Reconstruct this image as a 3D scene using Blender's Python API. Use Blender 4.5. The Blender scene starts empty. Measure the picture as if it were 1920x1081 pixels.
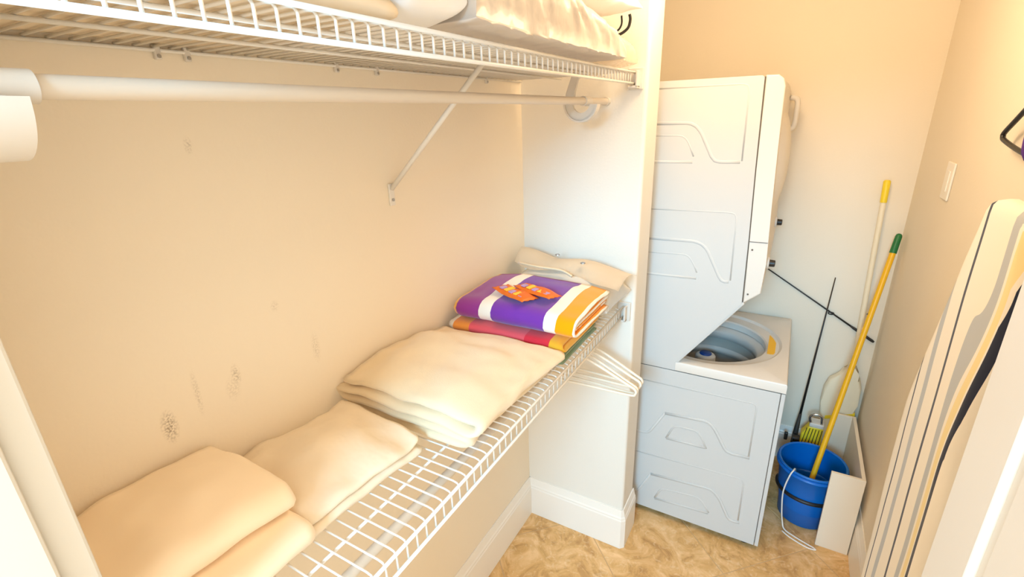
import bpy, bmesh, math, random
from mathutils import Vector, Matrix, noise

sc = bpy.context.scene
col = sc.collection
random.seed(7)

# ------------------------------------------------------------------ camera
cam_d = bpy.data.cameras.new('camera')
cam = bpy.data.objects.new('camera', cam_d)
col.objects.link(cam)
cam_d.sensor_width = 36.0
cam_d.lens = 36.0 * 902.4 / 1920.0
cam_d.clip_start = 0.01
YAW, PITCH, ROLL = -0.5303356, 0.3432045, -0.03199
fw = Vector((math.sin(YAW) * math.cos(PITCH), math.cos(YAW) * math.cos(PITCH), -math.sin(PITCH)))
rt = Vector((math.cos(YAW), -math.sin(YAW), 0))
up = rt.cross(fw)
r2 = rt * math.cos(ROLL) + up * math.sin(ROLL)
u2 = -rt * math.sin(ROLL) + up * math.cos(ROLL)
M3 = Matrix((r2, u2, -fw)).transposed()
cam.matrix_world = Matrix.Translation((0.895, 0, 1.82)) @ M3.to_4x4()
sc.camera = cam

# ------------------------------------------------------------------ world, lights, exposure
w = bpy.data.worlds.new('hall_daylight')
sc.world = w
w.use_nodes = True
bg = w.node_tree.nodes['Background']
bg.inputs[0].default_value = (1.0, 0.91, 0.77, 1)
bg.inputs[1].default_value = 1.75

def area(name, loc, size, power, color, rot=(0, 0, 0)):
    d = bpy.data.lights.new(name, 'AREA')
    d.shape = 'DISK'
    d.size = size
    d.energy = power
    d.color = color
    o = bpy.data.objects.new(name, d)
    o.location = loc
    o.rotation_euler = rot
    col.objects.link(o)
    return o
def bulb(name, loc, radius, power, color):
    d = bpy.data.lights.new(name, 'POINT')
    d.shadow_soft_size = radius
    d.energy = power
    d.color = color
    o = bpy.data.objects.new(name, d)
    o.location = loc
    col.objects.link(o)
    return o
bulb('ceiling_light', (0.72, 1.50, 2.30), 0.12, 11.8, (1.0, 0.73, 0.46))
area('hall_cool_fill', (0.92, -2.1, 2.45), 0.8, 96.0, (0.26, 0.66, 1.0), (math.radians(66), 0, 0))  # unseen area light added in the hall, cool fill through the doorway

sc.cycles.max_bounces = 14
sc.cycles.diffuse_bounces = 9
sc.view_settings.view_transform = 'Standard'
sc.view_settings.look = 'None'
sc.view_settings.gamma = 1.0
sc.view_settings.use_curve_mapping = False
sc.view_settings.exposure = 0.52

# ------------------------------------------------------------------ materials
def mat(name, color, rough=0.6, metallic=0.0, var=0.0, vscale=8.0, bump=0.0, bscale=200.0, bdist=0.002,
        coat=0.0, sheen=0.0, spec=0.5, transmission=0.0, alpha=1.0):
    m = bpy.data.materials.new(name)
    m.use_nodes = True
    nt = m.node_tree
    b = nt.nodes['Principled BSDF']
    c4 = (color[0], color[1], color[2], 1)
    b.inputs['Base Color'].default_value = c4
    b.inputs['Roughness'].default_value = rough
    b.inputs['Metallic'].default_value = metallic
    b.inputs['Coat Weight'].default_value = coat
    b.inputs['Sheen Weight'].default_value = sheen
    b.inputs['Specular IOR Level'].default_value = spec
    b.inputs['Transmission Weight'].default_value = transmission
    b.inputs['Alpha'].default_value = alpha
    tc = nt.nodes.new('ShaderNodeTexCoord')
    if var > 0:
        n = nt.nodes.new('ShaderNodeTexNoise')
        n.inputs['Scale'].default_value = vscale
        n.inputs['Detail'].default_value = 5
        nt.links.new(tc.outputs['Object'], n.inputs['Vector'])
        mx = nt.nodes.new('ShaderNodeMix')
        mx.data_type = 'RGBA'
        mx.inputs['A'].default_value = c4
        mx.inputs['B'].default_value = (color[0] * (1 - var), color[1] * (1 - var), color[2] * (1 - var), 1)
        nt.links.new(n.outputs['Fac'], mx.inputs['Factor'])
        nt.links.new(mx.outputs['Result'], b.inputs['Base Color'])
    if bump > 0:
        n2 = nt.nodes.new('ShaderNodeTexNoise')
        n2.inputs['Scale'].default_value = bscale
        n2.inputs['Detail'].default_value = 3
        nt.links.new(tc.outputs['Object'], n2.inputs['Vector'])
        bp = nt.nodes.new('ShaderNodeBump')
        bp.inputs['Strength'].default_value = bump
        bp.inputs['Distance'].default_value = bdist
        nt.links.new(n2.outputs['Fac'], bp.inputs['Height'])
        nt.links.new(bp.outputs['Normal'], b.inputs['Normal'])
    return m

WALLC = (0.84, 0.765, 0.635)
M = {}
M['wall'] = mat('wall_paint', WALLC, 0.7, var=0.03, vscale=3, bump=0.25, bscale=140, bdist=0.0015, spec=0.3)
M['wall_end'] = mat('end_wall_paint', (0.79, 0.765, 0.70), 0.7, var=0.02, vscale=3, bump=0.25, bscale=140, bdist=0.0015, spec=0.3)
M['ceiling'] = mat('ceiling_paint', (0.85, 0.82, 0.76), 0.8, spec=0.2)
M['trim'] = mat('trim_gloss_white', (0.86, 0.83, 0.77), 0.35)
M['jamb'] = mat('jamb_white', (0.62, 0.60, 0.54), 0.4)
M['door'] = mat('door_white', (0.80, 0.76, 0.69), 0.4)
M['grout'] = mat('grout', (0.62, 0.43, 0.24), 0.9)
M['wire'] = mat('wire_vinyl_white', (0.76, 0.74, 0.69), 0.4)
M['rod'] = mat('rod_white', (0.64, 0.58, 0.50), 0.35)
M['plastic'] = mat('plastic_white', (0.66, 0.63, 0.58), 0.45)
M['machine'] = mat('machine_enamel', (0.60, 0.605, 0.595), 0.55, spec=0.2)
M['machine_cream'] = mat('machine_panel_plastic', (0.70, 0.67, 0.62), 0.45)
M['seam'] = mat('seam_shadow_dark', (0.12, 0.10, 0.08), 0.8)  # dark colour painted for shade in gaps; screws and joints share it
M['tub'] = mat('tub_grey_plastic', (0.40, 0.375, 0.33), 0.35, var=0.1)
M['tub_light'] = mat('tub_ring_light', (0.62, 0.60, 0.56), 0.35)
M['black'] = mat('black_plastic', (0.015, 0.014, 0.013), 0.4)
M['blue_cap'] = mat('cap_blue', (0.01, 0.05, 0.22), 0.35)
M['yellow_label'] = mat('label_yellow', (0.90, 0.50, 0.02), 0.6)
M['sheet'] = mat('cotton_cream', (0.93, 0.79, 0.60), 0.9, var=0.05, bump=0.2, bscale=10, bdist=0.010, sheen=0.2, spec=0.2)
M['sheet2'] = mat('cotton_ivory', (0.82, 0.71, 0.55), 0.85, var=0.04, bump=0.45, bscale=13, bdist=0.016, sheen=0.2, spec=0.2)
M['blanket'] = mat('blanket_fleece', (0.80, 0.66, 0.45), 0.95, var=0.05, bump=0.35, bscale=500, bdist=0.002, sheen=0.4, spec=0.1)
M['loose_film'] = mat('loose_clear_film', (0.86, 0.74, 0.58), 0.25, bump=0.4, bscale=40, bdist=0.006, coat=0.4, alpha=0.55)
M['bag'] = mat('bedding_bag_film', (0.62, 0.57, 0.52), 0.5, var=0.12, vscale=10, bump=0.5, bscale=14, bdist=0.014, coat=0.1)
M['white_pillow'] = mat('pillow_white', (0.86, 0.87, 0.88), 0.8, bump=0.2, bscale=20, bdist=0.006)
M['linen_tan'] = mat('linen_tan', (0.80, 0.70, 0.55), 0.9, var=0.08, bump=0.3, bscale=24, bdist=0.006)
M['blue'] = mat('bucket_blue', (0.0, 0.15, 0.58), 0.35, var=0.15, vscale=6)
M['yellow'] = mat('handle_yellow', (0.90, 0.50, 0.01), 0.4, var=0.1, vscale=30)
M['yellow_tip'] = mat('tip_yellow', (0.88, 0.66, 0.03), 0.4)
M['green'] = mat('tip_green', (0.01, 0.16, 0.04), 0.4)
M['pole_white'] = mat('pole_offwhite', (0.88, 0.78, 0.58), 0.35)
M['chrome'] = mat('chrome', (0.6, 0.58, 0.55), 0.25, metallic=1.0)
M['box'] = mat('box_white_melamine', (0.84, 0.75, 0.61), 0.5)
M['cord'] = mat('cord_white', (0.86, 0.82, 0.76), 0.5)
M['cork'] = mat('rod_cork_black', (0.03, 0.025, 0.02), 0.6)
M['orange'] = mat('packet_orange', (0.86, 0.17, 0.01), 0.45, var=0.3, vscale=60)
M['orange_print'] = mat('packet_print_yellow', (0.92, 0.55, 0.05), 0.45)
M['violet_print'] = mat('packet_print_lilac', (0.45, 0.30, 0.55), 0.45)
M['flap'] = mat('bag_flap_cotton', (0.90, 0.80, 0.64), 0.85, bump=0.2, bscale=60, sheen=0.3, spec=0.2)
M['film'] = mat('clear_film_grey', (0.66, 0.63, 0.55), 0.25, var=0.12, vscale=20, coat=0.4)
M['steel'] = mat('snap_steel', (0.45, 0.45, 0.46), 0.3, metallic=1.0)
M['purple'] = mat('strap_purple', (0.10, 0.03, 0.25), 0.6)
M['hanger'] = mat('hanger_cream_plastic', (0.88, 0.80, 0.66), 0.4)
M['gap'] = mat('box_inside_grey', (0.66, 0.64, 0.60), 0.6)

def ramp_material(name, axis, stops, rough=0.9, warp=0.0, bump=0.0, bscale=300.0):
    """hard-edged woven stripes along one object axis; stops = [(coordinate, colour), ...]"""
    m = mat(name, (0.8, 0.8, 0.8), rough, bump=bump, bscale=bscale, sheen=0.3, spec=0.1)
    nt = m.node_tree
    b = nt.nodes['Principled BSDF']
    tc = nt.nodes.new('ShaderNodeTexCoord')
    sep = nt.nodes.new('ShaderNodeSeparateXYZ')
    nt.links.new(tc.outputs['Object'], sep.inputs[0])
    src = sep.outputs[axis]
    if warp:
        n = nt.nodes.new('ShaderNodeTexNoise')
        n.inputs['Scale'].default_value = 7
        nt.links.new(tc.outputs['Object'], n.inputs['Vector'])
        ma = nt.nodes.new('ShaderNodeMath'); ma.operation = 'MULTIPLY_ADD'
        ma.inputs[1].default_value = warp
        nt.links.new(n.outputs['Fac'], ma.inputs[0]); nt.links.new(src, ma.inputs[2])
        src = ma.outputs[0]
    lo, hi = stops[0][0], stops[-1][0] + 0.1
    mr = nt.nodes.new('ShaderNodeMapRange')
    mr.inputs[1].default_value = lo; mr.inputs[2].default_value = hi
    nt.links.new(src, mr.inputs[0])
    cr = nt.nodes.new('ShaderNodeValToRGB')
    cr.color_ramp.interpolation = 'CONSTANT'
    e = cr.color_ramp.elements
    while len(e) < len(stops): e.new(0.5)
    for k, (p, c) in enumerate(stops):
        e[k].position = (p - lo) / (hi - lo)
    for k, (p, c) in enumerate(stops):
        e[k].color = (c[0], c[1], c[2], 1)
    nt.links.new(mr.outputs[0], cr.inputs[0])
    nt.links.new(cr.outputs[0], b.inputs['Base Color'])
    return m

# floor tile: mottled travertine
def tile_material():
    m = mat('travertine_tile', (0.6, 0.4, 0.2), 0.42)
    nt = m.node_tree; b = nt.nodes['Principled BSDF']
    tc = nt.nodes.new('ShaderNodeTexCoord')
    n1 = nt.nodes.new('ShaderNodeTexNoise'); n1.inputs['Scale'].default_value = 8; n1.inputs['Detail'].default_value = 8
    n1.inputs['Roughness'].default_value = 0.65; n1.inputs['Distortion'].default_value = 1.55
    nt.links.new(tc.outputs['Object'], n1.inputs['Vector'])
    cr = nt.nodes.new('ShaderNodeValToRGB')
    e = cr.color_ramp.elements
    e[0].position = 0.30; e[0].color = (0.42, 0.21, 0.065, 1)
    e[1].position = 0.72; e[1].color = (0.90, 0.62, 0.33, 1)
    x = e.new(0.48); x.color = (0.68, 0.40, 0.15, 1)
    nt.links.new(n1.outputs['Fac'], cr.inputs[0])
    n2 = nt.nodes.new('ShaderNodeTexNoise'); n2.inputs['Scale'].default_value = 28; n2.inputs['Detail'].default_value = 6
    n2.inputs['Distortion'].default_value = 2.0
    nt.links.new(tc.outputs['Object'], n2.inputs['Vector'])
    cr2 = nt.nodes.new('ShaderNodeValToRGB')
    cr2.color_ramp.elements[0].position = 0.56; cr2.color_ramp.elements[0].color = (0, 0, 0, 1)
    cr2.color_ramp.elements[1].position = 0.66; cr2.color_ramp.elements[1].color = (1, 1, 1, 1)
    nt.links.new(n2.outputs['Fac'], cr2.inputs[0])
    mx = nt.nodes.new('ShaderNodeMix'); mx.data_type = 'RGBA'
    mx.inputs['B'].default_value = (0.88, 0.70, 0.46, 1)
    ml = nt.nodes.new('ShaderNodeMath'); ml.operation = 'MULTIPLY'; ml.inputs[1].default_value = 0.32
    nt.links.new(cr2.outputs[0], ml.inputs[0])
    nt.links.new(ml.outputs[0], mx.inputs['Factor']); nt.links.new(cr.outputs[0], mx.inputs['A'])
    nt.links.new(mx.outputs['Result'], b.inputs['Base Color'])
    bp = nt.nodes.new('ShaderNodeBump'); bp.inputs['Strength'].default_value = 0.2; bp.inputs['Distance'].default_value = 0.002
    nt.links.new(n2.outputs['Fac'], bp.inputs['Height']); nt.links.new(bp.outputs['Normal'], b.inputs['Normal'])
    return m
M['tile'] = tile_material()

# left wall: same paint with scuff marks rubbed into it
def scuffed_wall():
    m = mat('wall_paint_scuffed', WALLC, 0.7, bump=0.25, bscale=140, bdist=0.0015, spec=0.3)
    nt = m.node_tree; b = nt.nodes['Principled BSDF']
    tc = nt.nodes.new('ShaderNodeTexCoord')
    prev = None
    for (y, z, ry, rz, s) in [(0.316, 1.322, 0.011, 0.026, 0.75), (0.446, 1.358, 0.008, 0.020, 0.45), (0.372, 1.36, 0.005, 0.04, 0.28),
                              (0.554, 1.466, 0.008, 0.010, 0.22), (0.631, 1.337, 0.009, 0.030, 0.25), (0.462, 1.79, 0.006, 0.012, 0.35),
                              (0.435, 1.335, 0.012, 0.022, 0.2)]:
        mp = nt.nodes.new('ShaderNodeMapping')
        mp.vector_type = 'POINT'
        mp.inputs['Scale'].default_value = (0, 1 / ry, 1 / rz)
        mp.inputs['Location'].default_value = (0, -y / ry, -z / rz)
        nt.links.new(tc.outputs['Object'], mp.inputs['Vector'])
        ln = nt.nodes.new('ShaderNodeVectorMath'); ln.operation = 'LENGTH'
        nt.links.new(mp.outputs[0], ln.inputs[0])
        mr = nt.nodes.new('ShaderNodeMapRange')
        mr.inputs[1].default_value = 0.35; mr.inputs[2].default_value = 1.4
        mr.inputs[3].default_value = s; mr.inputs[4].default_value = 0
        nt.links.new(ln.outputs['Value'], mr.inputs[0])
        if prev is None: prev = mr.outputs[0]
        else:
            mm = nt.nodes.new('ShaderNodeMath'); mm.operation = 'MAXIMUM'
            nt.links.new(prev, mm.inputs[0]); nt.links.new(mr.outputs[0], mm.inputs[1]); prev = mm.outputs[0]
    n = nt.nodes.new('ShaderNodeTexNoise'); n.inputs['Scale'].default_value = 260; n.inputs['Detail'].default_value = 4
    nt.links.new(tc.outputs['Object'], n.inputs['Vector'])
    r = nt.nodes.new('ShaderNodeMapRange'); r.inputs[1].default_value = 0.42; r.inputs[2].default_value = 0.60
    nt.links.new(n.outputs['Fac'], r.inputs[0])
    ml = nt.nodes.new('ShaderNodeMath'); ml.operation = 'MULTIPLY'
    nt.links.new(prev, ml.inputs[0]); nt.links.new(r.outputs[0], ml.inputs[1])
    mx = nt.nodes.new('ShaderNodeMix'); mx.data_type = 'RGBA'
    mx.inputs['A'].default_value = (*WALLC, 1); mx.inputs['B'].default_value = (0.25, 0.20, 0.14, 1)
    nt.links.new(ml.outputs[0], mx.inputs['Factor']); nt.links.new(mx.outputs['Result'], b.inputs['Base Color'])
    return m
M['wall_scuffed'] = scuffed_wall()

# ------------------------------------------------------------------ mesh helpers
def mesh_of(bm, smooth=False, name='mesh'):
    bmesh.ops.recalc_face_normals(bm, faces=bm.faces)
    me = bpy.data.meshes.new(name)
    bm.to_mesh(me); bm.free()
    if smooth:
        for p in me.polygons: p.use_smooth = True
    return me

def obj(name, bm, material, parent=None, smooth=False, label=None, angle=None):
    """one mesh object; vertices are in world coordinates unless the caller moves it"""
    me = bm if isinstance(bm, bpy.types.Mesh) else mesh_of(bm, smooth, name)
    if not me.materials:
        for mm in (material if isinstance(material, (list, tuple)) else [material]):
            me.materials.append(M[mm] if isinstance(mm, str) else mm)
    o = bpy.data.objects.new(name, me)
    col.objects.link(o)
    if parent is not None:
        o.parent = parent
        base = Vector(parent.get('base', (0, 0, 0)))
        o.location = -base
        o['base'] = (0.0, 0.0, 0.0)
    if label: o['label'] = label
    if angle is not None:
        me.set_sharp_from_angle(angle=math.radians(angle))
    return o

def tag(o, label, cat, group=None):
    o['label'] = label; o['category'] = cat
    if group: o['group'] = group
    return o

def struct(o, label=None, cat=None):
    o['kind'] = 'structure'
    if label: o['label'] = label
    if cat: o['category'] = cat
    return o

def thing(name, label, cat, loc=(0, 0, 0), group=None):
    o = bpy.data.objects.new(name, None)
    col.objects.link(o)
    o.empty_display_size = 0.05
    o.location = loc
    o['base'] = tuple(float(v) for v in loc)
    return tag(o, label, cat, group)

def box(bm, x0, x1, y0, y1, z0, z1, bevel=0.0, seg=2):
    r = bmesh.ops.create_cube(bm, size=1.0)
    vs = r['verts']
    for v in vs:
        v.co = Vector((x0 + (v.co.x + 0.5) * (x1 - x0), y0 + (v.co.y + 0.5) * (y1 - y0), z0 + (v.co.z + 0.5) * (z1 - z0)))
    if bevel > 0:
        es = list({e for v in vs for e in v.link_edges})
        bmesh.ops.bevel(bm, geom=es, offset=bevel, segments=seg, affect='EDGES', profile=0.5)
    return bm

def newbox(*a, **k):
    return box(bmesh.new(), *a, **k)

def tube(bm, pts, rad, sides=8, closed=False, cap=True):
    """tube swept along a polyline; rad is a number or a list"""
    pts = [Vector(p) for p in pts]
    n = len(pts)
    rs = rad if isinstance(rad, (list, tuple)) else [rad] * n
    rings = []
    prev_n = None
    for i in range(n):
        if closed:
            t = (pts[(i + 1) % n] - pts[i - 1]).normalized()
        else:
            a = pts[max(i - 1, 0)]; b = pts[min(i + 1, n - 1)]
            t = (b - a).normalized()
        if prev_n is None:
            ref = Vector((0, 0, 1)) if abs(t.z) < 0.9 else Vector((1, 0, 0))
            nn = t.cross(ref).normalized()
        else:
            nn = (prev_n - t * prev_n.dot(t))
            nn = nn.normalized() if nn.length > 1e-6 else t.orthogonal().normalized()
        prev_n = nn
        bb = t.cross(nn)
        rings.append([bm.verts.new(pts[i] + (nn * math.cos(2 * math.pi * k / sides) + bb * math.sin(2 * math.pi * k / sides)) * rs[i]) for k in range(sides)])
    m = n if closed else n - 1
    for i in range(m):
        A = rings[i]; B = rings[(i + 1) % n]
        for k in range(sides):
            bm.faces.new((A[k], A[(k + 1) % sides], B[(k + 1) % sides], B[k]))
    if cap and not closed:
        bm.faces.new(rings[0]); bm.faces.new(rings[-1])
    return bm

def lathe(bm, prof, center=(0, 0), seg=32, close=False):
    """profile [(r, z)] turned about a vertical axis"""
    rings = []
    for (r, z) in prof:
        if r < 1e-5:
            rings.append([bm.verts.new((center[0], center[1], z))])
        else:
            rings.append([bm.verts.new((center[0] + r * math.cos(2 * math.pi * k / seg), center[1] + r * math.sin(2 * math.pi * k / seg), z)) for k in range(seg)])
    prs = list(zip(rings, rings[1:]))
    if close: prs.append((rings[-1], rings[0]))
    for A, B in prs:
        for k in range(seg):
            k2 = (k + 1) % seg
            if len(A) == 1 and len(B) == 1: continue
            if len(A) == 1: bm.faces.new((A[0], B[k], B[k2]))
            elif len(B) == 1: bm.faces.new((A[k], A[k2], B[0]))
            else: bm.faces.new((A[k], A[k2], B[k2], B[k]))
    return bm

def prism(bm, poly, axis, a, b, bevel=0.0, seg=2):
    """polygon extruded along an axis; poly is 2D in the other two axes (xy / xz / yz order)"""
    def P(u, v, w):
        return {'x': (w, u, v), 'y': (u, w, v), 'z': (u, v, w)}[axis]
    A = [bm.verts.new(P(u, v, a)) for u, v in poly]
    B = [bm.verts.new(P(u, v, b)) for u, v in poly]
    fs = [bm.faces.new(A), bm.faces.new(B[::-1])]
    n = len(poly)
    for i in range(n):
        fs.append(bm.faces.new((A[i], B[i], B[(i + 1) % n], A[(i + 1) % n])))
    if bevel > 0:
        es = list({e for f in fs[:2] for e in f.edges})
        bmesh.ops.bevel(bm, geom=es, offset=bevel, segments=seg, affect='EDGES', profile=0.5)
    return bm

def arc(cx, cy, r, a0, a1, n):
    return [(cx + r * math.cos(math.radians(a0 + (a1 - a0) * i / n)), cy + r * math.sin(math.radians(a0 + (a1 - a0) * i / n))) for i in range(n + 1)]

def smoothstep(a, b, x):
    t = max(0.0, min(1.0, (x - a) / (b - a)))
    return t * t * (3 - 2 * t)

def spline(pts, n=8):
    """Catmull-Rom through 3D points"""
    P = [Vector(p) for p in pts]
    P = [P[0] * 2 - P[1]] + P + [P[-1] * 2 - P[-2]]
    out = []
    for i in range(1, len(P) - 2):
        for k in range(n):
            t = k / n
            a, b, c, d = P[i - 1], P[i], P[i + 1], P[i + 2]
            out.append(0.5 * ((2 * b) + (c - a) * t + (2 * a - 5 * b + 4 * c - d) * t * t + (3 * b - a - 3 * c + d) * t ** 3))
    out.append(P[-2].copy())
    return out

# ------------------------------------------------------------------ the room
XR, YB, ZC = 1.342, 2.632, 2.44      # right wall, back wall, ceiling
YE, XE, YE2 = 1.635, 0.455, 1.790    # closet end wall (stub)
YN0, YN1 = -0.015, 0.10              # near wall with the doorway
DX0, DX1, DZ = 0.352, 1.236, 2.05    # door opening

def clip_poly(poly, x0, x1, y0, y1):
    def cl(P, f, inter):
        out = []
        for i in range(len(P)):
            a, b = P[i], P[(i + 1) % len(P)]
            if f(a): out.append(a)
            if f(a) != f(b): out.append(inter(a, b))
        return out
    def ix(v): return lambda a, b: (v, a[1] + (b[1] - a[1]) * (v - a[0]) / (b[0] - a[0]))
    def iy(v): return lambda a, b: (a[0] + (b[0] - a[0]) * (v - a[1]) / (b[1] - a[1]), v)
    for f, it in ((lambda p: p[0] >= x0, ix(x0)), (lambda p: p[0] <= x1, ix(x1)), (lambda p: p[1] >= y0, iy(y0)), (lambda p: p[1] <= y1, iy(y1))):
        poly = cl(poly, f, it)
        if not poly: return []
    return poly

floor = struct(obj('floor', newbox(-0.1, XR + 0.1, -0.7, YB + 0.1, -0.06, -0.0025), 'grout'), 'tan travertine tile floor laid diagonally', 'floor')
PU = 0.622
for i in range(-6, 8):
    for j in range(-8, 6):
        ua, ub = 1.955 + PU * i + 0.003, 1.955 + PU * (i + 1) - 0.003
        va, vb = -0.83 + PU * j + 0.003, -0.83 + PU * (j + 1) - 0.003
        P = [((u + v) / 2, (u - v) / 2) for u, v in ((ua, va), (ub, va), (ub, vb), (ua, vb))]
        P = clip_poly(P, 0.0, XR, -0.65, YB)
        if len(P) < 3: continue
        ar = abs(sum(P[k][0] * P[(k + 1) % len(P)][1] - P[(k + 1) % len(P)][0] * P[k][1] for k in range(len(P)))) / 2
        if ar < 0.0004: continue
        obj('tile', prism(bmesh.new(), P, 'z', -0.006, 0.0, bevel=0.0012, seg=1), 'tile', floor)

def wall(name, label, *a, material='wall', bev=0.0):
    return struct(obj(name, newbox(*a, bevel=bev, seg=4), material), label, 'wall')
wall('wall_left', 'cream painted long closet wall with dark scuff marks', -0.1, 0.0, YN0, YB + 0.1, -0.06, ZC, material='wall_scuffed')
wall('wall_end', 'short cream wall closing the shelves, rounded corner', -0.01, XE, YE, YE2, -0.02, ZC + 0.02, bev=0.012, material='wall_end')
wall('wall_back', 'warm cream wall behind the washer and dryer', -0.1, XR + 0.1, YB, YB + 0.1, -0.06, ZC)
wall('wall_right', 'cream wall behind the ironing board', XR, XR + 0.1, YN0, YB, -0.06, ZC)
bm = bmesh.new()
box(bm, -0.1, DX0 - 0.02, YN0, YN1, -0.06, ZC); box(bm, DX1 + 0.02, XR, YN0, YN1, -0.06, ZC); box(bm, DX0 - 0.02, DX1 + 0.02, YN0, YN1, DZ + 0.02, ZC)
struct(obj('wall_near', bm, 'wall'), 'cream wall around the doorway', 'wall')
struct(obj('ceiling', newbox(-0.1, XR + 0.1, YN0, YB + 0.1, ZC, ZC + 0.1), 'ceiling'), 'white closet ceiling', 'ceiling')

# door frame (jambs, stops, head)
bm = bmesh.new()
box(bm, DX0 - 0.02, DX0, YN0 - 0.012, YN1, 0, DZ + 0.02, 0.003)
box(bm, DX0 - 0.001, DX0 + 0.010, YN0 - 0.012, 0.073, 0, DZ, 0.003)
jl = struct(obj('trim_1', bm, 'jamb'), 'white door jamb with stop at lower left edge', 'door jamb')
bm = bmesh.new()
box(bm, DX1, DX1 + 0.02, YN0 - 0.012, YN1, 0, DZ + 0.02, 0.003); box(bm, DX0, DX1, YN0 - 0.012, YN1, DZ, DZ + 0.02, 0.003)
struct(obj('trim_2', bm, 'jamb'), 'white door jamb and head beside the open door', 'door jamb')

# baseboards: profile (outward, height)
BBP = [(0, 0), (0.016, 0), (0.016, 0.150), (0.0135, 0.156), (0.0135, 0.163), (0.010, 0.170), (0.006, 0.190), (0.004, 0.2), (0, 0.2)]
def baseboard(name, label, path):
    """path: floor points with outward normals on the room side, mitred"""
    bm = bmesh.new()
    rings = []
    n = len(path)
    for i in range(n):
        p = Vector((*path[i], 0))
        dirs = []
        if i > 0: dirs.append((Vector((*path[i], 0)) - Vector((*path[i - 1], 0))).normalized())
        if i < n - 1: dirs.append((Vector((*path[i + 1], 0)) - Vector((*path[i], 0))).normalized())
        ns = [Vector((d.y, -d.x, 0)) for d in dirs]
        nn = ns[0] if len(ns) == 1 else (ns[0] + ns[1]) / (1 + ns[0].dot(ns[1]))
        rings.append([bm.verts.new(p + nn * o + Vector((0, 0, h))) for o, h in BBP])
    for A, B in zip(rings, rings[1:]):
        for k in range(len(BBP) - 1):
            bm.faces.new((A[k], A[k + 1], B[k + 1], B[k]))
    bm.faces.new(rings[0]); bm.faces.new(rings[-1])
    return struct(obj(name, bm, 'trim'), label, 'baseboard')
baseboard('baseboard_left', 'white baseboard along the shelf wall', [(0.0005, YN1), (0.0005, YE)])
baseboard('baseboard_end', 'white moulded baseboard wrapping the short end wall', [(0.0, YE), (XE - 0.006, YE), (XE, YE + 0.006), (XE, YE2)])
baseboard('baseboard_back', 'white baseboard on the back wall behind the bucket', [(0.0, YB), (XR, YB)])
baseboard('baseboard_right', 'white baseboard below the ironing board', [(XR, YB), (XR, YN1)])

# open panelled door along the right side
D_E = Vector((1.184, 0.88, 0)); D_H = Vector((1.238, 0.112, 0))
dl = (D_H - D_E).length
dd = (D_H - D_E).normalized(); dn = Vector((dd.y, -dd.x, 0))
if dn.x > 0: dn = -dn
door = bpy.data.objects.new('door_1', None); col.objects.link(door)
door['base'] = (0.0, 0.0, 0.0)
struct(door, 'white panelled door standing open against the right side', 'door')
def dbox(name, s0, s1, t0, t1, z0, z1, bev=0.003, material='door'):
    bm = newbox(s0, s1, t0, t1, z0, z1, bevel=bev)
    for v in bm.verts:
        v.co = D_E + dd * v.co.x - dn * v.co.y + Vector((0, 0, v.co.z))
    return obj(name, bm, material, door)
dbox('door_core', 0.004, dl - 0.004, 0.012, 0.023, 0.012, 2.03)
ST = 0.112
for s0, s1 in ((0, ST), (dl - ST, dl), (dl / 2 - 0.05, dl / 2 + 0.05)):
    dbox('stile', s0, s1, 0.0, 0.035, 0.01, 2.035)
for z0, z1 in ((0.01, 0.22), (0.80, 0.95), (1.55, 1.65), (1.93, 2.035)):
    dbox('rail', 0.002, dl - 0.002, 0.0005, 0.0345, z0, z1)
for s0, s1 in ((ST, dl / 2 - 0.05), (dl / 2 + 0.05, dl - ST)):
    for z0, z1 in ((0.22, 0.80), (0.95, 1.55), (1.65, 1.93)):
        dbox('panel', s0 + 0.022, s1 - 0.022, 0.005, 0.030, z0 + 0.022, z1 - 0.022, bev=0.007)

# ------------------------------------------------------------------ wire shelves
def wire_shelf(label, zd, zlip, y0, y1, clips):
    t = thing('wire_shelf', label, 'shelf', (0.0, y0, zlip), 'white wire closet shelves')
    rc = 0.0021
    me = mesh_of(tube(bmesh.new(), [(0.004, 0, zd), (0.398, 0, zd), (0.408, 0, zd - 0.002), (0.4125, 0, zd - 0.008), (0.4125, 0, zlip)], rc, 6), True)
    n = int((y1 - y0) / 0.0254)
    for k in range(n):
        o = obj('cross_wire', me, 'wire', t)
        o.location = Vector((0, y0 + 0.006 + k * 0.0254, 0)) - Vector(t['base'])
    for nm, x, z, r in (('front_rail', 0.4165, zd - 0.001, 0.0034), ('front_rail', 0.4165, zlip, 0.0034), ('long_wire', 0.318, zd - 0.0045, 0.003),
                        ('long_wire', 0.16, zd - 0.0045, 0.003), ('back_wire', 0.006, zd - 0.0045, 0.003)):
        obj(nm, tube(bmesh.new(), [(x, y0, z), (x, y1, z)], r, 8), 'wire', t, smooth=True)
    # end bracket on the end wall: plate with a cup round the lip
    bm = bmesh.new()
    box(bm, 0.392, 0.442, y1 - 0.004, YE - 0.0005, zlip - 0.018, zd + 0.014, 0.003)
    box(bm, 0.424, 0.431, y1 - 0.030, y1 - 0.003, zlip - 0.012, zd + 0.004, 0.002)
    box(bm, 0.400, 0.431, y1 - 0.030, y1 - 0.003, zlip - 0.014, zlip - 0.006, 0.002)
    obj('end_bracket', bm, 'plastic', t)
    for (yy) in clips:
        bm = bmesh.new()
        box(bm, 0.0005, 0.009, yy - 0.005, yy + 0.005, zd - 0.018, zd + 0.004, 0.002)
        cl_ = obj('wall_clip', bm, 'plastic', t)
        obj('screw', tube(bmesh.new(), [(0.009, yy, zd - 0.013), (0.0105, yy, zd - 0.013)], 0.003, 8), 'steel', cl_)
    return t
Z1, Z1L = 1.938, 1.905
Z2, Z2L = 1.151, 1.110
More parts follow.
